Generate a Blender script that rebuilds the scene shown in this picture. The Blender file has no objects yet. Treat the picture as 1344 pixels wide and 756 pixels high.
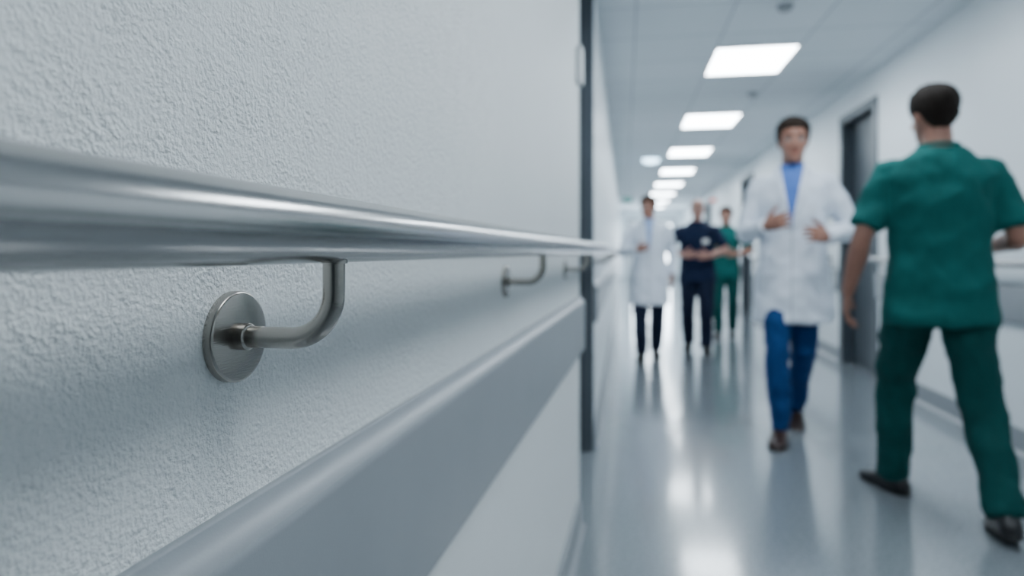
import bpy, bmesh, math, random
from mathutils import Vector, Matrix
random.seed(4)
V = Vector
D = bpy.data
COL = bpy.context.scene.collection

# ------------------------------------------------------------------ materials
def nt(name):
    m = D.materials.new(name); m.use_nodes = True
    t = m.node_tree
    return m, t, t.nodes['Principled BSDF']

def mat(name, col, rough=0.5, metal=0.0, bump=0.0, bscale=200.0, var=0.0, vscale=5.0,
        stretch=None, emit=0.0, ecol=None, coat=0.0, sheen=0.0, aniso=0.0, bdist=0.001, spec=None):
    m, t, b = nt(name)
    b.inputs['Base Color'].default_value = (*col, 1)
    b.inputs['Roughness'].default_value = rough
    b.inputs['Metallic'].default_value = metal
    if spec is not None: b.inputs['Specular IOR Level'].default_value = spec
    if aniso: b.inputs['Anisotropic'].default_value = aniso
    if coat: b.inputs['Coat Weight'].default_value = coat
    if sheen: b.inputs['Sheen Weight'].default_value = sheen
    if emit:
        b.inputs['Emission Color'].default_value = (*(ecol or col), 1)
        b.inputs['Emission Strength'].default_value = emit
    tc = t.nodes.new('ShaderNodeTexCoord')
    mp = t.nodes.new('ShaderNodeMapping')
    if stretch: mp.inputs['Scale'].default_value = stretch
    t.links.new(tc.outputs['Object'], mp.inputs['Vector'])
    if var:
        n = t.nodes.new('ShaderNodeTexNoise'); n.inputs['Scale'].default_value = vscale
        n.inputs['Detail'].default_value = 4
        t.links.new(mp.outputs[0], n.inputs['Vector'])
        r = t.nodes.new('ShaderNodeMapRange')
        r.inputs['From Min'].default_value = 0.3; r.inputs['From Max'].default_value = 0.7
        r.inputs['To Min'].default_value = 1 - var; r.inputs['To Max'].default_value = 1 + var
        t.links.new(n.outputs['Fac'], r.inputs['Value'])
        h = t.nodes.new('ShaderNodeVectorMath'); h.operation = 'SCALE'
        h.inputs[0].default_value = col
        t.links.new(r.outputs[0], h.inputs['Scale'])
        t.links.new(h.outputs[0], b.inputs['Base Color'])
    if bump:
        n = t.nodes.new('ShaderNodeTexNoise'); n.inputs['Scale'].default_value = bscale
        n.inputs['Detail'].default_value = 3
        t.links.new(mp.outputs[0], n.inputs['Vector'])
        bp = t.nodes.new('ShaderNodeBump'); bp.inputs['Strength'].default_value = bump
        bp.inputs['Distance'].default_value = bdist
        t.links.new(n.outputs['Fac'], bp.inputs['Height'])
        t.links.new(bp.outputs[0], b.inputs['Normal'])
    return m

def plaster_mat():
    m, t, b = nt('textured_plaster')
    b.inputs['Roughness'].default_value = 0.42
    tc = t.nodes.new('ShaderNodeTexCoord')
    n1 = t.nodes.new('ShaderNodeTexNoise'); n1.inputs['Scale'].default_value = 430; n1.inputs['Detail'].default_value = 2
    n2 = t.nodes.new('ShaderNodeTexVoronoi'); n2.inputs['Scale'].default_value = 250
    n2.feature = 'SMOOTH_F1'
    n3 = t.nodes.new('ShaderNodeTexNoise'); n3.inputs['Scale'].default_value = 3; n3.inputs['Detail'].default_value = 3
    n4 = t.nodes.new('ShaderNodeTexNoise'); n4.inputs['Scale'].default_value = 28; n4.inputs['Detail'].default_value = 2
    for n in (n1, n2, n3, n4): t.links.new(tc.outputs['Object'], n.inputs['Vector'])
    ad = t.nodes.new('ShaderNodeMath'); ad.operation = 'MULTIPLY_ADD'
    t.links.new(n2.outputs['Distance'], ad.inputs[0]); ad.inputs[1].default_value = -0.9
    t.links.new(n1.outputs['Fac'], ad.inputs[2])
    mr = t.nodes.new('ShaderNodeMapRange'); mr.inputs['From Min'].default_value = 0.35; mr.inputs['From Max'].default_value = 0.65
    mr.inputs['To Min'].default_value = 0.55; mr.inputs['To Max'].default_value = 1.15
    t.links.new(n4.outputs['Fac'], mr.inputs['Value'])
    ml = t.nodes.new('ShaderNodeMath'); ml.operation = 'MULTIPLY'
    t.links.new(ad.outputs[0], ml.inputs[0]); t.links.new(mr.outputs[0], ml.inputs[1])
    bp = t.nodes.new('ShaderNodeBump'); bp.inputs['Strength'].default_value = 0.9; bp.inputs['Distance'].default_value = 0.0019
    t.links.new(ml.outputs[0], bp.inputs['Height']); t.links.new(bp.outputs[0], b.inputs['Normal'])
    r = t.nodes.new('ShaderNodeMix'); r.data_type = 'RGBA'
    r.inputs['A'].default_value = (0.765, 0.79, 0.79, 1); r.inputs['B'].default_value = (0.81, 0.83, 0.828, 1)
    t.links.new(n3.outputs['Fac'], r.inputs['Factor']); t.links.new(r.outputs['Result'], b.inputs['Base Color'])
    return m

def floor_mat():
    m, t, b = nt('vinyl_floor')
    tc = t.nodes.new('ShaderNodeTexCoord')
    n1 = t.nodes.new('ShaderNodeTexNoise'); n1.inputs['Scale'].default_value = 90; n1.inputs['Detail'].default_value = 4
    n2 = t.nodes.new('ShaderNodeTexNoise'); n2.inputs['Scale'].default_value = 1.4; n2.inputs['Detail'].default_value = 3
    for n in (n1, n2): t.links.new(tc.outputs['Object'], n.inputs['Vector'])
    cr = t.nodes.new('ShaderNodeValToRGB')
    cr.color_ramp.elements[0].position = 0.35; cr.color_ramp.elements[0].color = (0.165, 0.190, 0.210, 1)
    cr.color_ramp.elements[1].position = 0.65; cr.color_ramp.elements[1].color = (0.28, 0.31, 0.335, 1)
    t.links.new(n1.outputs['Fac'], cr.inputs[0]); t.links.new(cr.outputs[0], b.inputs['Base Color'])
    r = t.nodes.new('ShaderNodeMapRange'); r.inputs['To Min'].default_value = 0.15; r.inputs['To Max'].default_value = 0.26
    t.links.new(n2.outputs['Fac'], r.inputs['Value']); t.links.new(r.outputs[0], b.inputs['Roughness'])
    b.inputs['Coat Weight'].default_value = 0.85; b.inputs['Coat Roughness'].default_value = 0.11
    bp = t.nodes.new('ShaderNodeBump'); bp.inputs['Strength'].default_value = 0.1; bp.inputs['Distance'].default_value = 0.008
    n3 = t.nodes.new('ShaderNodeTexNoise'); n3.inputs['Scale'].default_value = 6; n3.inputs['Detail'].default_value = 0
    t.links.new(tc.outputs['Object'], n3.inputs['Vector'])
    t.links.new(n3.outputs['Fac'], bp.inputs['Height']); t.links.new(bp.outputs[0], b.inputs['Normal'])
    return m

def ceiling_mat():
    m, t, b = nt('ceiling_tiles')
    b.inputs['Roughness'].default_value = 0.8
    tc = t.nodes.new('ShaderNodeTexCoord')
    mp = t.nodes.new('ShaderNodeMapping'); mp.inputs['Location'].default_value = (-0.07, 0.06, 0)
    t.links.new(tc.outputs['Object'], mp.inputs['Vector'])
    br = t.nodes.new('ShaderNodeTexBrick'); br.offset = 0; br.squash = 1
    br.inputs['Scale'].default_value = 1; br.inputs['Brick Width'].default_value = 0.6; br.inputs['Row Height'].default_value = 0.6
    br.inputs['Mortar Size'].default_value = 0.006; br.inputs['Mortar Smooth'].default_value = 0.1
    br.inputs['Color1'].default_value = (0.76, 0.81, 0.85, 1); br.inputs['Color2'].default_value = (0.79, 0.84, 0.88, 1)
    br.inputs['Mortar'].default_value = (0.48, 0.53, 0.58, 1)
    t.links.new(mp.outputs[0], br.inputs['Vector']); t.links.new(br.outputs['Color'], b.inputs['Base Color'])
    return m

M_plaster = plaster_mat()
M_wall = mat('painted_wall', (0.77, 0.815, 0.84), 0.42, bump=0.15, bscale=120, var=0.02, vscale=2)
M_floor = floor_mat()
M_ceil = ceiling_mat()
M_bump = mat('grey_vinyl_guard', (0.265, 0.285, 0.305), 0.38, bump=0.2, bscale=500, bdist=0.0004, var=0.03, vscale=8)
M_base = mat('grey_skirting', (0.25, 0.27, 0.29), 0.45, var=0.03)
M_steel = mat('brushed_steel', (0.40, 0.395, 0.39), 0.20, 1.0, bump=0.10, bscale=60, stretch=(30, 0.6, 30), bdist=0.0004, aniso=0.3)
M_steelb = mat('satin_steel', (0.40, 0.375, 0.345), 0.25, 1.0, bump=0.25, bscale=90, stretch=(1, 1, 12), bdist=0.0003)
M_frame = mat('dark_door_frame', (0.065, 0.08, 0.095), 0.35, 0.3)
M_frame2 = mat('grey_metal_frame', (0.12, 0.14, 0.16), 0.30, 0.6)
M_door = mat('dark_door_leaf', (0.05, 0.062, 0.075), 0.4, var=0.05)
M_door2 = mat('grey_door_leaf', (0.42, 0.45, 0.47), 0.45, var=0.02)
M_panel = mat('light_diffuser', (1, 1, 1), 0.6, emit=26, ecol=(0.82, 0.925, 1.0))
M_white = mat('white_plastic', (0.78, 0.80, 0.81), 0.4)
M_grey = mat('grey_plastic', (0.35, 0.37, 0.39), 0.4)
M_green = mat('green_sign_face', (0.02, 0.30, 0.24), 0.4, emit=0.25)
M_red = mat('red_lamp_glass', (0.7, 0.14, 0.08), 0.3, emit=0.6)
M_glass = mat('frosted_pane', (0.75, 0.85, 0.92), 0.3, emit=14, ecol=(0.78, 0.90, 1.0))

# ------------------------------------------------------------------ mesh builder
class MB:
    def __init__(s): s.v = []; s.f = []; s.mi = []
    def ring(s, pts):
        a = len(s.v); s.v += [tuple(p) for p in pts]; return list(range(a, a + len(pts)))
    def loft(s, rings, cap=True, mi=0):
        ids = [s.ring(r) for r in rings]; n = len(ids[0])
        for a, b in zip(ids[:-1], ids[1:]):
            for i in range(n):
                j = (i + 1) % n; s.f.append((a[i], a[j], b[j], b[i])); s.mi.append(mi)
        if cap:
            s.f.append(tuple(reversed(ids[0]))); s.mi.append(mi)
            s.f.append(tuple(ids[-1])); s.mi.append(mi)
    def tube(s, pts, radii, n=14, flat=1.0, mi=0, sub=0, ref=None):
        pts = [V(p) for p in pts]
        if sub: pts, radii = smooth_path(pts, radii, sub)
        rings = []; up = V(ref) if ref else None
        for i, p in enumerate(pts):
            a = pts[max(0, i - 1)]; b = pts[min(len(pts) - 1, i + 1)]
            d = (b - a).normalized()
            if up is None:
                up = V((0, 0, 1)) if abs(d.z) < 0.9 else V((1, 0, 0))
            u = (up - d * up.dot(d)).normalized(); w = d.cross(u).normalized(); up = u
            r = radii[i]
            rings.append([p + u * (math.cos(t) * r) + w * (math.sin(t) * r * flat)
                          for t in [2 * math.pi * k / n for k in range(n)]])
        s.loft(rings, mi=mi)
    def ell(s, c, r, n=14, m=10, mi=0, M=None):
        c = V(c); rings = []
        for k in range(1, m):
            ph = math.pi * k / m
            rings.append([V((r[0] * math.sin(ph) * math.cos(t), r[1] * math.sin(ph) * math.sin(t), -r[2] * math.cos(ph)))
                          for t in [2 * math.pi * q / n for q in range(n)]])
        if M: rings = [[M @ p for p in R] for R in rings]
        s.loft([[c + p for p in R] for R in rings], mi=mi)
    def box(s, x0, x1, y0, y1, z0, z1, mi=0):
        a = len(s.v)
        s.v += [(x0, y0, z0), (x1, y0, z0), (x1, y1, z0), (x0, y1, z0), (x0, y0, z1), (x1, y0, z1), (x1, y1, z1), (x0, y1, z1)]
        for f in [(0, 3, 2, 1), (4, 5, 6, 7), (0, 1, 5, 4), (1, 2, 6, 5), (2, 3, 7, 6), (3, 0, 4, 7)]:
            s.f.append(tuple(a + i for i in f)); s.mi.append(mi)
    def prof(s, prof, y0, y1, sx=1, x=0, mi=0):
        s.loft([[V((x + sx * o, y, z)) for o, z in prof] for y in (y0, y1)], mi=mi)
    def xf(s, M, start=0):
        for i in range(start, len(s.v)): s.v[i] = tuple(M @ V(s.v[i]))
    def obj(s, name, mats, parent=None, smooth=False, bevel=0, voxel=0, sm=0, disp=0, dscale=0.12, M=None, split=0, disp2=0):
        me = D.meshes.new(name); me.from_pydata(s.v, [], s.f)
        for m in (mats if isinstance(mats, (list, tuple)) else [mats]): me.materials.append(m)
        for p, i in zip(me.polygons, s.mi): p.material_index = i
        bm = bmesh.new(); bm.from_mesh(me); bmesh.ops.recalc_face_normals(bm, faces=bm.faces); bm.to_mesh(me); bm.free()
        if smooth or split:
            for p in me.polygons: p.use_smooth = True
        o = D.objects.new(name, me); COL.objects.link(o)
        if parent: o.parent = parent
        if M: o.matrix_world = M
        if split:
            q = o.modifiers.new('es', 'EDGE_SPLIT'); q.split_angle = math.radians(split)
        if bevel:
            b = o.modifiers.new('bevel', 'BEVEL'); b.width = bevel; b.segments = 3; b.limit_method = 'ANGLE'
        if voxel:
            r = o.modifiers.new('remesh', 'REMESH'); r.mode = 'VOXEL'; r.voxel_size = voxel; r.use_smooth_shade = True
        if sm:
            q = o.modifiers.new('smooth', 'SMOOTH'); q.iterations = sm; q.factor = 0.5
        if disp:
            tx = D.textures.new('folds', 'CLOUDS'); tx.noise_scale = dscale; tx.noise_depth = 1
            q = o.modifiers.new('folds', 'DISPLACE'); q.texture = tx; q.strength = disp; q.mid_level = 0.5
        if disp2:
            tx = D.textures.new('creases', 'MUSGRAVE'); tx.noise_scale = 0.16; tx.musgrave_type = 'RIDGED_MULTIFRACTAL'; tx.octaves = 1.5
            q = o.modifiers.new('creases', 'DISPLACE'); q.texture = tx; q.strength = disp2; q.mid_level = 0.5
        return o

def smooth_path(pts, radii, k):
    P, R = [], []; n = len(pts)
    for i in range(n - 1):
        p0 = pts[max(0, i - 1)]; p1 = pts[i]; p2 = pts[i + 1]; p3 = pts[min(n - 1, i + 2)]
        for j in range(k):
            t = j / k
            P.append(0.5 * ((2 * p1) + (p2 - p0) * t + (2 * p0 - 5 * p1 + 4 * p2 - p3) * t * t + (3 * p1 - p0 - 3 * p2 + p3) * t ** 3))
            R.append(radii[i] * (1 - t) + radii[i + 1] * t)
    P.append(pts[-1]); R.append(radii[-1])
    return P, R

def empty(name, loc=(0, 0, 0)):
    e = D.objects.new(name, None); e.empty_display_size = 0.2; COL.objects.link(e); e.location = loc
    return e

# ------------------------------------------------------------------ room shell
XL, XR, HC, YE, YB = -0.17, 2.06, 2.577, 24.0, -3.0
a_near = math.radians(-2.18)
Rn = Matrix.Rotation(a_near, 4, 'Z')
MN = Matrix.Translation(Rn @ V((-0.275, 0, 0))) @ Rn      # near wall frame: x = distance off wall, y = along wall

b = MB(); b.box(-0.7, 2.5, YB - 0.1, YE + 0.1, -0.1, 0); b.obj('floor', M_floor)
b = MB(); b.box(-0.7, 2.5, YB - 0.1, YE + 0.1, HC, HC + 0.1); b.obj('ceiling', M_ceil)
b = MB(); b.box(-0.14, 0, -3.15, 2.55, 0.0, HC); b.obj('wall_left', M_plaster, M=MN)
b = MB(); b.box(XL - 0.14, XL, 3.56, YE, 0, HC); b.box(XL - 0.14, XL, 2.56, 3.56, 2.47, HC)
b.obj('wall_left_corridor', M_wall)
RD = [(5.89, 6.76), (11.2, 12.2), (16.5, 17.5)]
b = MB(); y = YB
for (p, q) in RD:
    b.box(XR, XR + 0.15, y, p, 0, HC); b.box(XR, XR + 0.15, p, q, 2.32, HC); y = q
b.box(XR, XR + 0.15, y, YE, 0, HC); b.obj('wall_right', M_wall)
b = MB(); b.box(-0.6, XR + 0.15, YB - 0.1, YB, 0, HC); b.obj('wall_back', M_wall)
b = MB(); b.box(XL - 0.14, XR + 0.15, YE, YE + 0.1, 0, HC); b.obj('wall_end', M_wall)

# unseen dark double door, added behind the viewer to darken the rail reflections
d = empty('door_6')
b = MB()
for (u, w) in ((0.02, 0.09), (1.81, 1.88)): b.box(u, w, YB, YB + 0.05, 0, 2.2)
b.box(0.09, 1.81, YB, YB + 0.05, 2.13, 2.2); b.obj('frame', M_frame, d)
b = MB(); b.box(0.09, 0.945, YB, YB + 0.035, 0.005, 2.13); b.box(0.955, 1.81, YB, YB + 0.035, 0.005, 2.13); b.obj('leaves', M_door, d)

# left doorway
d = empty('door_1')
b = MB()
b.box(XL - 0.080, XL + 0.006, 3.50, 3.56, 0, 2.47); b.box(XL - 0.08, XL + 0.004, 2.57, 3.50, 2.42, 2.47)
b.obj('frame', M_frame2, d, bevel=0.003)
b = MB(); b.box(XL - 0.08, XL - 0.045, 3.485, 3.4995, 0, 2.42); b.obj('door_stop_strip', M_frame, d)
b = MB(); b.box(XL - 0.125, XL - 0.085, 2.565, 3.495, 0.005, 2.47); b.obj('leaf', M_door2, d)
b = MB(); b.tube([(XL - 0.085, 2.68, 1.02), (XL - 0.05, 2.68, 1.02), (XL - 0.045, 2.70, 1.02), (XL - 0.045, 2.80, 1.02)], [0.009] * 4, sub=3)
b.obj('handle', M_steelb, d, smooth=True)

# right doors
for k, (p, q) in enumerate(RD):
    d = empty('door_%d' % (k + 2))
    b = MB()
    for (u, w) in ((p - 0.045, p + 0.035), (q - 0.035, q + 0.045)): b.box(XR - 0.015, XR + 0.15, u, w, 0, 2.36)
    b.box(XR - 0.015, XR + 0.15, p + 0.035, q - 0.035, 2.285, 2.36); b.obj('frame', M_frame, d, bevel=0.004)
    b = MB(); b.box(XR + 0.09, XR + 0.135, p + 0.035, q - 0.035, 0.005, 2.285); b.obj('leaf', M_door, d)
    b = MB(); b.tube([(XR + 0.09, p + 0.13, 1.02), (XR + 0.05, p + 0.13, 1.02), (XR + 0.045, p + 0.15, 1.02), (XR + 0.045, p + 0.25, 1.02)], [0.009] * 4, sub=3)
    b.obj('handle', M_steelb, d, smooth=True)

# end double door with frosted panes
d = empty('door_5')
b = MB()
for (u, w) in ((0.12, 0.17), (1.72, 1.77)): b.box(u, w, YE - 0.05, YE, 0, 2.25)
b.box(0.17, 1.72, YE - 0.05, YE, 2.2, 2.25); b.obj('frame', M_frame2, d)
b = MB()
for (u, w) in ((0.17, 0.94), (0.95, 1.72)):
    b.box(u, u + 0.1, YE - 0.04, YE, 0.005, 2.2); b.box(w - 0.1, w, YE - 0.04, YE, 0.005, 2.2)
    b.box(u + 0.1, w - 0.1, YE - 0.04, YE, 0.005, 0.3); b.box(u + 0.1, w - 0.1, YE - 0.04, YE, 2.05, 2.2)
b.obj('leaves', M_white, d)
b = MB()
for (u, w) in ((0.27, 0.84), (1.05, 1.62)): b.box(u, w, YE - 0.02, YE - 0.003, 0.3, 2.05)
b.obj('panes', M_glass, d)

# wall guards (bumper rails)
gp = [(0.0, 0.890), (0.003, 0.890)]
for k in range(0, 5):
    a = math.pi / 2 * k / 4
    gp.append((0.003 + 0.003 * math.sin(a), 0.887 + 0.003 * math.cos(a)))
gp += [(0.0185, 0.873)]
for k in range(1, 6):
    a = math.pi / 4 + math.pi / 4 * k / 5
    gp.append((0.0141 + 0.0105 * math.sin(a), 0.8655 + 0.0105 * math.cos(a)))
for k in range(0, 9):
    a = math.pi / 2 * k / 8
    gp.append((0.0106 + 0.014 * math.cos(a), 0.692 - 0.014 * math.sin(a)))
gp.append((0.0, 0.678))
b = MB(); b.prof(gp, -3.0, 2.55); b.obj('wall_guard', M_bump, M=MN, split=32)
b = MB(); b.prof(gp, 3.57, YE - 0.06, x=XL); b.obj('wall_guard', M_bump, split=32)
b = MB(); segs = []; y = YB + 0.01
for (p, q) in RD: segs.append((y, p - 0.05)); y = q + 0.05
segs.append((y, YE - 0.06))
for s_ in segs: b.prof(gp, s_[0], s_[1], sx=-1, x=XR)
b.obj('wall_guard', M_bump, split=32)
# baseboards
bp_ = [(0, 0.10), (0.008, 0.10), (0.012, 0.094), (0.012, 0.012), (0.03, 0.0), (0, 0)]
b = MB(); b.prof(bp_, -3.0, 2.55); b.obj('baseboard_left', M_base, M=MN)
b = MB(); b.prof(bp_, 3.57, YE - 0.06, x=XL); b.obj('baseboard_left_corridor', M_base)
b = MB()
for s_ in segs: b.prof([(o, z * 1.3) for o, z in bp_], s_[0], s_[1], sx=-1, x=XR)
b.obj('baseboard_right', M_base)

b = MB(); b.box(-0.142, 0.004, 2.546, 2.556, 0, HC); b.obj('trim_1', M_wall, M=MN)
b = MB(); b.box(0.0, 0.022, 2.46, 2.53, 1.70, 1.84); b.obj('wall_sensor', M_white, M=MN, bevel=0.005)

# ------------------------------------------------------------------ handrails
RZ, RR = 1.0745, 0.0213
def bracket(parent, M, z0, zt, off, r=0.0072):
    b = MB()
    n = 64
    pr = [(0.0, 0.0305), (0.0052, 0.0305), (0.0062, 0.0298), (0.0066, 0.0285), (0.0066, 0.010)]
    rings = [[V((o, math.cos(t) * rr, z0 + math.sin(t) * rr)) for t in [2 * math.pi * k / n for k in range(n)]] for o, rr in pr]
    b.loft(rings, mi=0)
    b.obj('rosette', M_steelb, parent, M=M, split=40)
    b = MB()
    R = 0.030
    pts = [V((0.004, 0, z0)), V((off - R, 0, z0))]
    for k in range(1, 13):
        a = math.pi / 2 * k / 12
        pts.append(V((off - R + math.sin(a) * R, 0, z0 + R - math.cos(a) * R)))
    pts.append(V((off, 0, zt)))
    b.tube(pts, [r] * len(pts), n=28, ref=(0, 1, 0))
    c = [V((0.006, 0, z0)), V((0.0125, 0, z0)), V((0.0135, 0, z0))]
    b.tube(c, [r + 0.0018, r + 0.0018, r + 0.0006], n=28, ref=(0, 1, 0))
    b.tube([V((off, 0, zt - 0.0015)), V((off, 0, zt + 0.004))], [r + 0.0015, r + 0.0025], n=28, ref=(0, 1, 0))
    b.obj('bracket_arm', M_steelb, parent, M=M, split=50)

hr = empty('handrail')
OFF = 0.074
ZB = 1.0035
p0 = MN @ V((OFF, -2.9, RZ)); p1 = MN @ V((OFF, 2.62, RZ))
b = MB(); b.tube([p0, MN @ V((OFF, 0, RZ)), p1, V((XL + OFF, 3.2, RZ)), V((XL + OFF, YE - 0.3, RZ))], [RR] * 5, n=64, ref=(0, 0, 1))
b.obj('rail_tube', M_steel, hr, split=50)
for s_ in (-1.3, -0.45, 0.392, 1.232, 2.12):
    bracket(hr, MN @ Matrix.Translation((0, s_, 0)), ZB, RZ - RR + 0.001, OFF)
for yy in [3.8 + 0.95 * i for i in range(20)]:
    bracket(hr, Matrix.Translation((XL, yy, 0)), ZB, RZ - RR + 0.001, OFF)
hr2 = empty('handrail')
b = MB()
for s_ in segs:
    b.tube([V((XR - OFF, s_[0] + 0.06, 1.0)), V((XR - OFF, s_[1] - 0.06, 1.0))], [RR * 0.95] * 2, n=32, ref=(0, 0, 1))
b.obj('rail_tube', M_steel, hr2, split=50)
for s_ in segs:
    L = s_[1] - s_[0]; n = max(2, int(L / 1.0))
    for i in range(n):
        yy = s_[0] + 0.25 + (L - 0.5) * i / (n - 1)
        bracket(hr2, Matrix.Translation((XR, yy, 0)) @ Matrix.Rotation(math.pi, 4, 'Z'), 0.93, 1.0 - RR + 0.002, OFF)

# ------------------------------------------------------------------ ceiling fixtures
for i in range(-2, 8):
    yc = 5.42 + 2.4 * i
    if yc > 23: continue
    e = empty('ceiling_light_panel', (0.965, yc, HC))
    b = MB(); b.box(-0.285, 0.285, -0.36, 0.36, -0.008, -0.003); b.obj('diffuser', M_panel, e)
    b = MB()
    b.box(-0.305, -0.285, -0.38, 0.38, -0.012, 0); b.box(0.285, 0.305, -0.38, 0.38, -0.012, 0)
    b.box(-0.285, 0.285, -0.38, -0.36, -0.012, 0); b.box(-0.285, 0.285, 0.36, 0.38, -0.012, 0)
    b.obj('frame', M_white, e)
for (x, y) in ((0.97, 4.25), (1.2, 6.55)):
    b = MB()
    n = 32
    b.loft([[V((math.cos(t) * r, math.sin(t) * r, z)) for t in [2 * math.pi * k / n for k in range(n)]]
            for r, z in ((0.05, 0), (0.05, -0.012), (0.042, -0.02), (0.036, -0.035), (0.02, -0.042))])
    o = b.obj('smoke_detector', M_grey, smooth=True); o.location = (x, y, HC)
b = MB(); n = 32
b.loft([[V((math.cos(t) * r, math.sin(t) * r, z)) for t in [2 * math.pi * k / n for k in range(n)]]
        for r, z in ((0.13, 0), (0.13, -0.02), (0.11, -0.05), (0.06, -0.065))])
o = b.obj('round_ceiling_lamp', mat('lamp_opal', (0.8, 0.9, 1), 0.4, emit=8, ecol=(0.5, 0.78, 1)), smooth=True); o.location = (0.42, 10.95, HC)

e = empty('exit_sign', (0.05, 14.5, 2.2))
b = MB(); b.box(-0.11, 0.11, -0.02, 0.02, -0.06, 0.06); b.obj('housing', M_green, e, bevel=0.004)
b = MB(); b.tube([V((-0.08, 0, 0.06)), V((-0.08, 0, HC - 2.2))], [0.004] * 2); b.tube([V((0.08, 0, 0.06)), V((0.08, 0, HC - 2.2))], [0.004] * 2); b.obj('hangers', M_grey, e)
b = MB(); b.box(-0.07, 0.01, -0.023, -0.0205, -0.009, 0.009)
b.v += [(0.01, -0.022, 0.03), (0.01, -0.022, -0.03), (0.06, -0.022, 0)]; k = len(b.v); b.f.append((k - 3, k - 2, k - 1)); b.mi.append(0)
b.obj('arrow', M_white, e)
e = empty('call_light', (1.955, 15.6, 2.25))
b = MB(); b.box(-0.03, 0.105, -0.05, 0.05, -0.035, 0.035); b.obj('lens', M_red, e, bevel=0.01)

# ------------------------------------------------------------------ people
HEAD = [(-.120, .016, .080, .046), (-.112, .030, .090, .020), (-.095, .044, .094, -.012), (-.075, .054, .095, -.040), (-.05, .064, .094, -.062),
        (-.02, .071, .093, -.080), (0, .073, .089, -.088), (.02, .075, .093, -.096), (.05, .077, .093, -.101),
        (.08, .070, .080, -.092), (.10, .055, .058, -.074), (.114, .034, .032, -.046), (.121, .012, .008, -.020)]
def head_pt(z, th):
    z = max(-.12, min(.121, z))
    for a, c in zip(HEAD[:-1], HEAD[1:]):
        if z <= c[0] + 1e-9:
            t = (z - a[0]) / (c[0] - a[0]); w, f, k = [a[i] * (1 - t) + c[i] * t for i in (1, 2, 3)]; break
    return V((w * math.sin(th), (f + k) / 2 + (f - k) / 2 * math.cos(th), z))

def ik(a, t, l1, l2, pole):
    a = V(a); t = V(t); d = t - a; L = min(d.length, l1 + l2 - 0.003); dn = d.normalized(); t = a + dn * L
    x = (l1 * l1 - l2 * l2 + L * L) / (2 * L); h = math.sqrt(max(0, l1 * l1 - x * x))
    p = V(pole); p = (p - dn * p.dot(dn)).normalized()
    return a + dn * x + p * h, t

def er(z, rx, ry, yc=0, n=28, e=0.85):
    out = []
    for k in range(n):
        t = 2 * math.pi * k / n; c, s = math.cos(t), math.sin(t)
        out.append(V((rx * math.copysign(abs(c) ** e, c), yc + ry * math.copysign(abs(s) ** e, s), z)))
    return out

def make_hand(parent, skin, wrist, d, thumb, palm, curl=25, name='hand'):
    y = V(d).normalized(); x = V(thumb); x = (x - y * x.dot(y)).normalized()
    p = y.cross(x).normalized()
    if p.dot(V(palm)) < 0: p = -p
    W = V(wrist)
    def T(a, bb, c): return W + x * a + y * bb + p * c
    b = MB()
    secs = [(-.02, .024, .019), (.0, .026, .018), (.02, .034, .017), (.05, .041, .016), (.08, .043, .014), (.095, .040, .011)]
    rings = []
    for yy, w, h in secs:
        rings.append([T(w * math.cos(t), yy, h * math.sin(t)) for t in [2 * math.pi * k / 16 for k in range(16)]])
    b.loft(rings)
    for fx, ln, fy, sp in ((.031, .072, .088, .09), (.0105, .082, .094, .02), (-.0105, .075, .091, -.04), (-.031, .058, .083, -.12)):
        pts = [T(fx, fy - .02, 0)]; cur = V((fx, fy, 0)); ang = 0; rad = [.0098]
        pts.append(T(*cur)); rad.append(.0095)
        for i, (fr, r) in enumerate(((.45, .0088), (.30, .0080), (.25, .0065))):
            ang += math.radians(curl * (0.8 if i == 0 else 1.15))
            cur = cur + V((sp, math.cos(ang), math.sin(ang))) * (ln * fr)
            pts.append(T(*cur)); rad.append(r)
        b.tube(pts, rad, n=10)
    cur = V((.026, .018, .004)); pts = [T(*cur)]; rad = [.014]
    for dv, ln, r in (((.75, .62, .15), .035, .0125), ((.55, .80, .25), .034, .0105), ((.35, .88, .35), .026, .008)):
        cur = cur + V(dv).normalized() * ln; pts.append(T(*cur)); rad.append(r)
    b.tube(pts, rad, n=10)
    b.obj(name, skin, parent, voxel=0.0034, sm=3)

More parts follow.
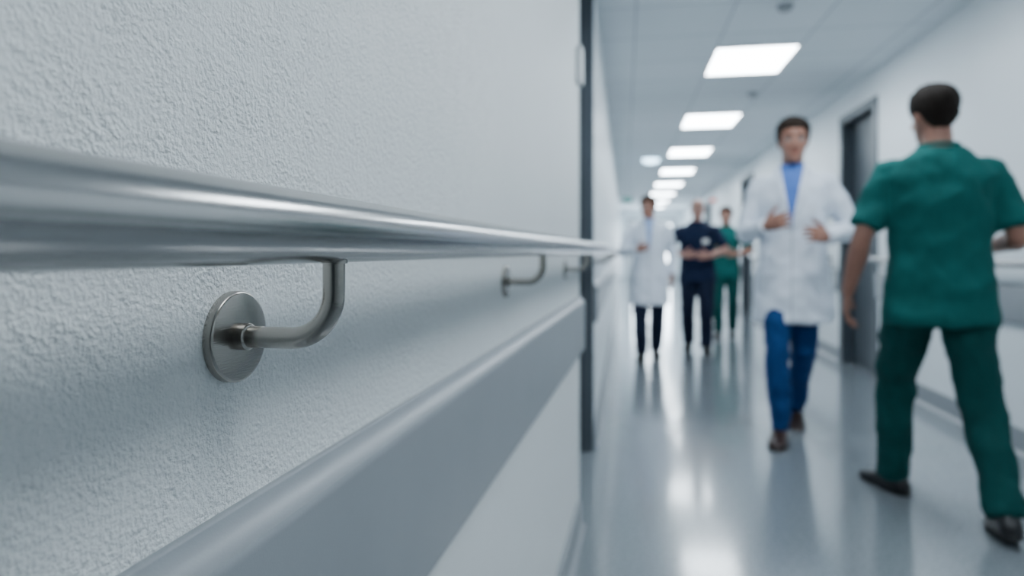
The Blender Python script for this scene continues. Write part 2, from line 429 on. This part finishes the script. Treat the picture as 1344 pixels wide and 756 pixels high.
def coat_material(name, white, shirt, vz0=1.16, vk=0.22):
    m, t, b = nt(name)
    b.inputs['Roughness'].default_value = 0.75
    tc = t.nodes.new('ShaderNodeTexCoord'); sp = t.nodes.new('ShaderNodeSeparateXYZ')
    t.links.new(tc.outputs['Object'], sp.inputs[0])
    def mth(op, a, bb=None):
        n = t.nodes.new('ShaderNodeMath'); n.operation = op
        for i, q in enumerate((a, bb)):
            if q is None: continue
            if isinstance(q, (int, float)): n.inputs[i].default_value = q
            else: t.links.new(q, n.inputs[i])
        return n.outputs[0]
    ax = mth('ABSOLUTE', sp.outputs['X'])
    lim = mth('MULTIPLY', mth('SUBTRACT', sp.outputs['Z'], vz0), vk)
    front = mth('GREATER_THAN', sp.outputs['Y'], 0.0)
    vm = mth('MULTIPLY', mth('LESS_THAN', ax, lim), front)
    ln = mth('MULTIPLY', mth('MULTIPLY', mth('LESS_THAN', ax, 0.004), front), 0.6)
    mx = t.nodes.new('ShaderNodeMix'); mx.data_type = 'RGBA'
    mx.inputs['A'].default_value = (*white, 1); mx.inputs['B'].default_value = (0.25, 0.28, 0.33, 1)
    t.links.new(ln, mx.inputs['Factor'])
    m2 = t.nodes.new('ShaderNodeMix'); m2.data_type = 'RGBA'; m2.inputs['B'].default_value = (*shirt, 1)
    t.links.new(mx.outputs['Result'], m2.inputs['A']); t.links.new(vm, m2.inputs['Factor'])
    t.links.new(m2.outputs['Result'], b.inputs['Base Color'])
    mp = t.nodes.new('ShaderNodeMapping'); mp.inputs['Scale'].default_value = (1.6, 1.6, 0.6)
    t.links.new(tc.outputs['Object'], mp.inputs['Vector'])
    n = t.nodes.new('ShaderNodeTexNoise'); n.inputs['Scale'].default_value = 11; n.inputs['Detail'].default_value = 2
    t.links.new(mp.outputs[0], n.inputs['Vector'])
    bp = t.nodes.new('ShaderNodeBump'); bp.inputs['Strength'].default_value = 0.4; bp.inputs['Distance'].default_value = 0.03
    t.links.new(n.outputs['Fac'], bp.inputs['Height']); t.links.new(bp.outputs[0], b.inputs['Normal'])
    return m

def fabric(name, col): return mat(name, col, 0.85, bump=0.45, bscale=11, stretch=(1.6, 1.6, .6), bdist=0.03, var=0.08, vscale=6, spec=0.25)

def person(name, loc, heading, H, feet, wrists, poles, hands, top, pants, shoe, skin, hair,
           hipz=0.93, head_yaw=0, head_pitch=0, bulk=1.0, coat=None, sleeve='short', hem=0.80, legw=1.0, badge=False, brow=(0.05, 0.03, 0.02), hipx=.09, lean=0.0):
    e = empty(name, (loc[0], loc[1], 0)); e.rotation_euler = (0, 0, math.radians(heading)); s = H / 1.8; e.scale = (s, s, s)
    dz = hipz - 0.95
    LM = Matrix.Translation((0, 0, hipz)) @ Matrix.Rotation(math.radians(-lean), 4, 'X') @ Matrix.Translation((0, 0, -hipz))   # forward lean about the hips
    sk = mat(name + '_skin', skin, 0.5, var=0.05, vscale=20)
    legs = []
    for sd, (fx, fy, toe, pitch) in zip((-1, 1), feet):
        F = Matrix.Translation((fx, fy, 0)) @ Matrix.Rotation(math.radians(toe), 4, 'Z') @ Matrix.Translation((0, .13, 0)) @ Matrix.Rotation(math.radians(-pitch), 4, 'X') @ Matrix.Translation((0, -.13, 0))
        ank = F @ V((0, 0, .09)); hip = V((sd * hipx, 0, hipz))
        kn, ank = ik(hip, ank, .45, .425, (sd * .12, 1, 0)); legs.append((hip, kn, ank, F))
    arms = []
    for sd, w, pl in zip((-1, 1), wrists, poles):
        sh = LM @ V((sd * .175 * bulk, -.005, 1.440 + dz)); el, wr = ik(sh, V(w) + V((0, 0, dz)), .295, .265, pl); arms.append((sh, el, wr))
    b = MB()
    tor = [(.86, .15, .10, 0), (.95, .155, .105, 0), (1.08, .14, .095, 0), (1.2, .15, .10, 0), (1.32, .165, .108, 0), (1.42, .155, .10, -.005), (1.48, .11, .08, -.01), (1.52, .07, .06, -.01)]
    b.loft([er(z + dz, rx * bulk * .97, ry * bulk * .97, yc) for z, rx, ry, yc in tor])
    b.tube([(0, -.018, 1.46 + dz), (0, -.010, 1.54 + dz), (0, .004, 1.62 + dz)], [.066, .056, .054], n=18)
    b.xf(LM)
    HM = LM @ Matrix.Translation((0, .012, 1.675 + dz)) @ Matrix.Translation((0, -.02, -.08)) @ Matrix.Rotation(math.radians(head_yaw), 4, 'Z') @ Matrix.Rotation(math.radians(head_pitch), 4, 'X') @ Matrix.Translation((0, .02, .08))
    st = len(b.v)
    n = 28
    zs = [-.12 + .241 * k / 26 for k in range(27)]
    b.loft([[head_pt(z, 2 * math.pi * k / n) for k in range(n)] for z in zs])
    b.tube([(0, .088, .018), (0, .099, -.004), (0, .112, -.028), (0, .098, -.036)], [.007, .009, .012, .009], n=10)
    for sx in (-1, 1):
        b.ell((sx * .011, .098, -.032), (.008, .009, .007), n=10, m=6)
        b.ell((sx * .076, -.006, -.008), (.008, .019, .031), n=12, m=8)
        b.ell((sx * .031, .086, .019), (.021, .010, .007), n=10, m=6)
        b.ell((sx * .038, .070, -.028), (.022, .020, .018), n=10, m=6)
    b.ell((0, .088, -.103), (.018, .012, .013), n=10, m=6)
    b.xf(HM, st)
    for (h, k, a, F) in legs:
        b.tube([h, (h + k) / 2, k, k * .6 + a * .4, a], [.074, .060, .046, .047, .034], n=14, sub=2)
    for (sh, el, wr) in arms:
        fa = (wr - el)
        b.tube([sh, (sh + el) / 2, el, el + fa * .3, wr + fa * .03], [.046, .044, .038, .041, .026], n=14, sub=2)
        b.ell(sh, (.046, .046, .046)); b.ell(el, (.037, .037, .037))
    b.obj('body', sk, e, voxel=0.007, sm=3)
    b = MB()
    for sx in (-1, 1): b.ell((sx * .031, .080, .001), (.0135, .0125, .0095), n=14, m=8)
    for sx in (-1, 1): b.ell((sx * .031, .0905, .001), (.0058, .003, .0058), n=12, m=6, mi=1)
    b.xf(HM); b.obj('eyes', [mat('eye_white', (.5, .5, .48), .2), mat('iris', (.03, .02, .015), .2)], e, smooth=True)
    b = MB()
    for sx in (-1, 1): b.tube([(sx * .014, .096, .022), (sx * .03, .0965, .028), (sx * .048, .087, .022)], [.0035, .005, .003], n=8, sub=3)
    b.xf(HM); b.obj('eyebrows', mat('brow_hair', brow, .8), e, smooth=True)
    b = MB()
    b.tube([(-.026, .085, -.064), (-.012, .0945, -.061), (0, .0965, -.063), (.012, .0945, -.061), (.026, .085, -.064)], [.002, .0045, .004, .0045, .002], n=8, sub=2)
    b.tube([(-.024, .085, -.066), (0, .0955, -.070), (.024, .085, -.066)], [.002, .0055, .002], n=8, sub=3)
    b.xf(HM); b.obj('mouth', mat('lips', (skin[0] * .8, skin[1] * .5, skin[2] * .5), .5), e, smooth=True)
    if hair:
        b = MB(); N = 48; K = 14
        rings = []
        for k in range(K + 1):
            R = []
            for i in range(N):
                th = 2 * math.pi * i / N; c = math.cos(th)
                f = (1 - abs(((th + math.pi) % (2 * math.pi)) - math.pi) / math.pi)       # 1 front .. 0 back
                hl = .062 if f > .72 else (.062 - (.72 - f) / .17 * .077 if f > .55 else (-.015 + (.55 - f) / .12 * .02 if f > .43 else .005 - (.43 - f) / .43 * .115))
                t = k / K; z = .121 * (1 - t) + hl * t
                p = head_pt(z, th); th_ = .014 * min(1, (1 - t) * 6 + .25) * (1 + .14 * math.sin(th * 9 + k) + random.uniform(-.1, .1))
                if t < .6 and c > -.2: th_ *= 1.25
                R.append(p + V((p.x, p.y, p.z)).normalized() * th_)
            rings.append(R)
        b.loft(rings)
        b.xf(HM); b.obj('hair', mat('hair_' + name, hair, .85, bump=.7, bscale=60, stretch=(3, 3, .6), bdist=.006, var=.3, vscale=60, spec=.2), e, smooth=True)
    for (sh, el, wr), (d_, th_, pa, cu), nm in zip(arms, hands, ('hand_left', 'hand_right')):
        make_hand(e, sk, wr, d_, th_, pa, cu, nm)
    # trousers
    b = MB()
    b.loft([er(z + dz, rx * bulk, ry * bulk, 0) for z, rx, ry in ((.83, .160, .12), (.9, .168, .125), (.97, .165, .12), (1.05, .155, .11))])
    for (h, k, a, F) in legs:
        lo = a + V((0, 0, -.028))
        hh = h + V((0, 0, -.02))
        b.tube([hh, hh * .55 + k * .45, k, k * .5 + a * .5, lo], [.100 * bulk, .09 * legw, .074 * legw, .068 * legw, .062 * legw], n=18, sub=2)
        b.ell(h, (.1, .11, .1))
    b.obj('trousers', pants, e, voxel=0.010, sm=5, disp=0.022, dscale=0.09, disp2=.008)
    # top
    b = MB()
    if coat: T = [(hem, .218, .198, .015), (hem + .14, .208, .180, .010), (.95, .194, .148, 0), (1.08, .176, .128, 0), (1.2, .180, .130, 0), (1.32, .190, .133, 0), (1.41, .188, .124, -.005), (1.465, .158, .10, -.01), (1.51, .104, .08, -.012), (1.545, .074, .070, -.012)]
    else: T = [(hem, .19, .140, 0), (.95, .182, .133, 0), (1.08, .168, .12, 0), (1.2, .174, .122, 0), (1.32, .186, .128, 0), (1.41, .186, .118, -.005), (1.465, .158, .095, -.01), (1.505, .104, .078, -.014), (1.535, .073, .068, -.014)]
    b.loft([er(z + dz, rx * bulk, ry * bulk, yc) for z, rx, ry, yc in T])
    b.xf(LM)
    for (sh, el, wr) in arms:
        s0 = sh + V((-sh.x * .3, 0, -.004))
        if sleeve == 'short':
            end = sh * .14 + el * .86
            b.tube([s0, sh + V((0, 0, -.01)), sh * .6 + el * .4, end], [.052, .056, .061, .067], n=18, sub=2)
        else:
            b.tube([s0, sh + V((0, 0, -.01)), (sh + el) / 2, el, (el + wr) / 2, wr + (wr - el) * .02], [.052, .060, .060, .056, .050, .042], n=18, sub=2)
            b.ell(el, (.055, .055, .055))
        b.ell(sh + V((0, 0, -.012)), (.058, .058, .056))
    b.obj('coat' if coat else 'scrub_top', top, e, voxel=0.010, sm=8, disp=0.022, dscale=0.10, disp2=(.005 if coat else .010))
    # collar
    b = MB()
    cz = 1.54 + dz; N = 20
    pts = []
    for k in range(N + 1):
        t = math.pi / 2 + .35 + (2 * math.pi - .7) * k / N
        fr = math.sin(t)
        pts.append(V((.074 * math.cos(t), -.012 + .072 * fr, cz - .03 * max(0, fr))))
    if coat:
        b.tube(pts, [.013] * len(pts), n=10, flat=.6)
        for sx in (-1, 1):
            zz = [1.525, 1.44, 1.36, 1.28, 1.19]; xi = [.066, .064, .046, .028, .008]; wd = [.018, .038, .046, .034, .006]
            fy = [.060, .112, .132, .138, .138]
            a0 = len(b.v)
            for z_, x_, w_, y_ in zip(zz, xi, wd, fy):
                for q, yo in ((0, .006), (1, -.010 - x_ * .15)):
                    b.v.append((sx * (x_ + q * w_), (y_ + yo) * bulk, z_ + dz))
                    b.v.append((sx * (x_ + q * w_), (y_ + yo) * bulk - .012, z_ + dz))
            for r_ in range(4):
                i = a0 + r_ * 4; j = i + 4
                for q in ((i, i + 2, j + 2, j), (i + 1, j + 1, j + 3, i + 3), (i, j, j + 1, i + 1), (i + 2, i + 3, j + 3, j + 2)): b.f.append(q); b.mi.append(0)
        b.xf(LM); b.obj('collar', coat, e, smooth=False)
    else:
        b.tube(pts, [.009] * len(pts), n=10, flat=.7); b.xf(LM); b.obj('collar', top, e, smooth=True)
    if coat:
        b = MB()
        for (x0, x1, z0, z1, yy) in ((-.15, -.07, .82, .94, .150), (.07, .15, .82, .94, .150), (-.13, -.06, 1.24, 1.34, .122)):
            b.box(x0, x1, yy * bulk - .02, yy * bulk + .004, z0 + dz, z1 + dz)
        b.xf(LM); b.obj('pockets', coat, e, bevel=.004)
    if badge:
        b = MB(); b.box(-.13, -.06, .105 * bulk, .137 * bulk, 1.27 + dz, 1.32 + dz); b.xf(LM); b.obj('name_badge', M_white, e, bevel=.002)
    for (h, k, a, F), nm in zip(legs, ('shoe_left', 'shoe_right')):
        b = MB(); S = [(-.078, .018, .045), (-.07, .030, .062), (-.045, .038, .085), (0, .041, .095), (.045, .042, .078), (.09, .048, .058), (.13, .049, .047), (.165, .042, .041), (.188, .028, .034), (.198, .012, .024)]
        rings = []
        for y_, w_, h_ in S:
            rings.append([V((w_ * math.copysign(abs(math.cos(t)) ** .7, math.cos(t)), y_, h_ / 2 + h_ / 2 * math.copysign(abs(math.sin(t)) ** (.45 if math.sin(t) < 0 else .9), math.sin(t))))
                          for t in [2 * math.pi * q / 20 for q in range(20)]])
        b.loft(rings)
        rings = [[V((p.x * 1.07, p.y * 1.02, 0 if p.z < .02 else .016)) for p in
                  [V((w_ * math.cos(t), y_, .01 + .02 * math.sin(t))) for t in [2 * math.pi * q / 12 for q in range(12)]]] for y_, w_, h_ in S]
        b.loft(rings, mi=1); b.xf(F)
        b.obj(nm, [shoe, M_sole], e, smooth=True)
    return e

M_sole = mat('rubber_sole', (.02, .02, .02), .7)
M_green_scrub = fabric('green_scrub_cloth', (0.000, 0.095, 0.088))
M_green_pants = fabric('green_scrub_trouser_cloth', (0.000, 0.058, 0.054))
M_navy = fabric('navy_cloth', (0.005, 0.012, 0.038))
M_navy_p = fabric('navy_trouser_cloth', (0.005, 0.010, 0.028))
M_jean = fabric('blue_trouser_cloth', (0.003, 0.042, 0.15))
M_coatw = fabric('coat_collar_cloth', (.72, .77, .86))
M_coat1 = coat_material('white_coat_cloth', (.72, .77, .86), (.06, .15, .48), vk=.18)
M_coat2 = coat_material('white_coat_cloth_b', (.72, .77, .86), (.30, .40, .62), vk=.14)
M_shoe_b = mat('brown_leather', (.030, .012, .010), .4)
M_shoe_k = mat('black_leather', (.010, .010, .012), .4)
SK = (.33, .155, .108)

person('nurse_in_green_scrubs', (1.262, 2.93), -8, 1.78,
       feet=[(-.115, .225, 28, 0), (.155, -.25, -6, 10)],
       wrists=[(-.325, .08, .925), (.255, .235, 1.12)], poles=[(-.35, -1, 0), (.22, -1, -.5)],
       hands=[((-.04, .16, -1), (.2, 1, 0), (1, 0, 0), 22), ((-.2, .95, .2), (0, .2, 1), (-1, 0, 0), 28)],
       top=M_green_scrub, pants=M_green_pants, shoe=M_shoe_k, skin=SK, hair=(.012, .008, .006), hipz=.92, head_yaw=14, head_pitch=-3, bulk=1.09, hem=.80, legw=1.08, lean=2)

person('doctor_in_white_coat', (.97, 4.07), 165, 1.87,
       feet=[(-.005, -.24, 5, 24), (.055, .22, -4, 0)],
       wrists=[(-.175, .23, 1.13), (.125, .27, 1.19)], poles=[(-.6, -.8, -.3), (.55, -.8, -.5)],
       hands=[((.6, .78, .15), (.2, .1, 1), (1, 0, -.2), 38), ((-.75, .45, .25), (0, .1, 1), (-.2, -1, 0), 40)],
       top=M_coat1, pants=M_jean, shoe=M_shoe_b, skin=SK, hair=(.022, .014, .010), hipz=.92, head_yaw=8, head_pitch=-3, coat=M_coatw, sleeve='long', hem=.67, bulk=1.0, legw=.90, hipx=.07, lean=2)

person('doctor_in_white_coat', (.24, 6.73), 178, 1.63,
       feet=[(-.07, -.12, 8, 8), (.08, .15, -8, 0)],
       wrists=[(-.25, .04, .93), (.13, .26, 1.20)], poles=[(-.4, -1, 0), (.8, -.6, -.6)],
       hands=[((-.02, .12, -1), (.2, 1, 0), (1, 0, 0), 22), ((-.8, .35, .25), (0, .1, 1), (-.2, -1, 0), 38)],
       top=M_coat2, pants=M_navy_p, shoe=M_shoe_k, skin=SK, hair=(.045, .025, .016), hipz=.945, head_yaw=-22, coat=M_coatw, sleeve='long', hem=.60, legw=1.1, bulk=1.04)

person('nurse_in_navy_uniform', (.775, 7.34), 172, 1.64,
       feet=[(-.10, .12, 10, 0), (.10, -.12, -8, 8)],
       wrists=[(-.13, .26, 1.12), (.14, .25, 1.13)], poles=[(-1, -.4, -.3), (1, -.4, -.3)],
       hands=[((.85, .4, .05), (0, .2, 1), (.2, -1, 0), 38), ((-.85, .4, .1), (0, .2, 1), (-.2, -1, 0), 38)],
       top=M_navy, pants=M_navy_p, shoe=M_shoe_k, skin=(.42, .215, .165), hair=None, brow=(.2, .16, .13), hipz=.945, head_yaw=6, bulk=1.14, badge=True, legw=1.15)

person('nurse_in_green_scrubs', (1.26, 8.63), 166, 1.64,
       feet=[(-.07, -.16, 5, 12), (.08, .16, -5, 0)],
       wrists=[(-.15, .26, 1.14), (.16, .25, 1.16)], poles=[(-1, -.4, -.5), (1, -.4, -.5)],
       hands=[((.8, .5, .05), (0, .2, 1), (.2, -1, 0), 35), ((-.8, .5, .1), (0, .2, 1), (-.2, -1, 0), 35)],
       top=M_green_scrub, pants=M_green_pants, shoe=M_shoe_k, skin=SK, hair=(.016, .010, .008), hipz=.94, head_yaw=5, badge=False)

# ------------------------------------------------------------------ world + camera
w = D.worlds.new('World'); bpy.context.scene.world = w; w.use_nodes = True
w.node_tree.nodes['Background'].inputs[0].default_value = (0.6, 0.7, 0.8, 1)
w.node_tree.nodes['Background'].inputs[1].default_value = 0.3

cd = D.cameras.new('camera'); cam = D.objects.new('camera', cd); COL.objects.link(cam)
cam.location = (0, 0, 1.06); cam.rotation_euler = (math.radians(90), 0, math.radians(9.77))
cd.sensor_width = 36; cd.lens = 23.04; cd.shift_y = -0.035; cd.clip_start = 0.01
cd.dof.use_dof = True; cd.dof.focus_distance = 0.435; cd.dof.aperture_fstop = 4.0
bpy.context.scene.camera = cam
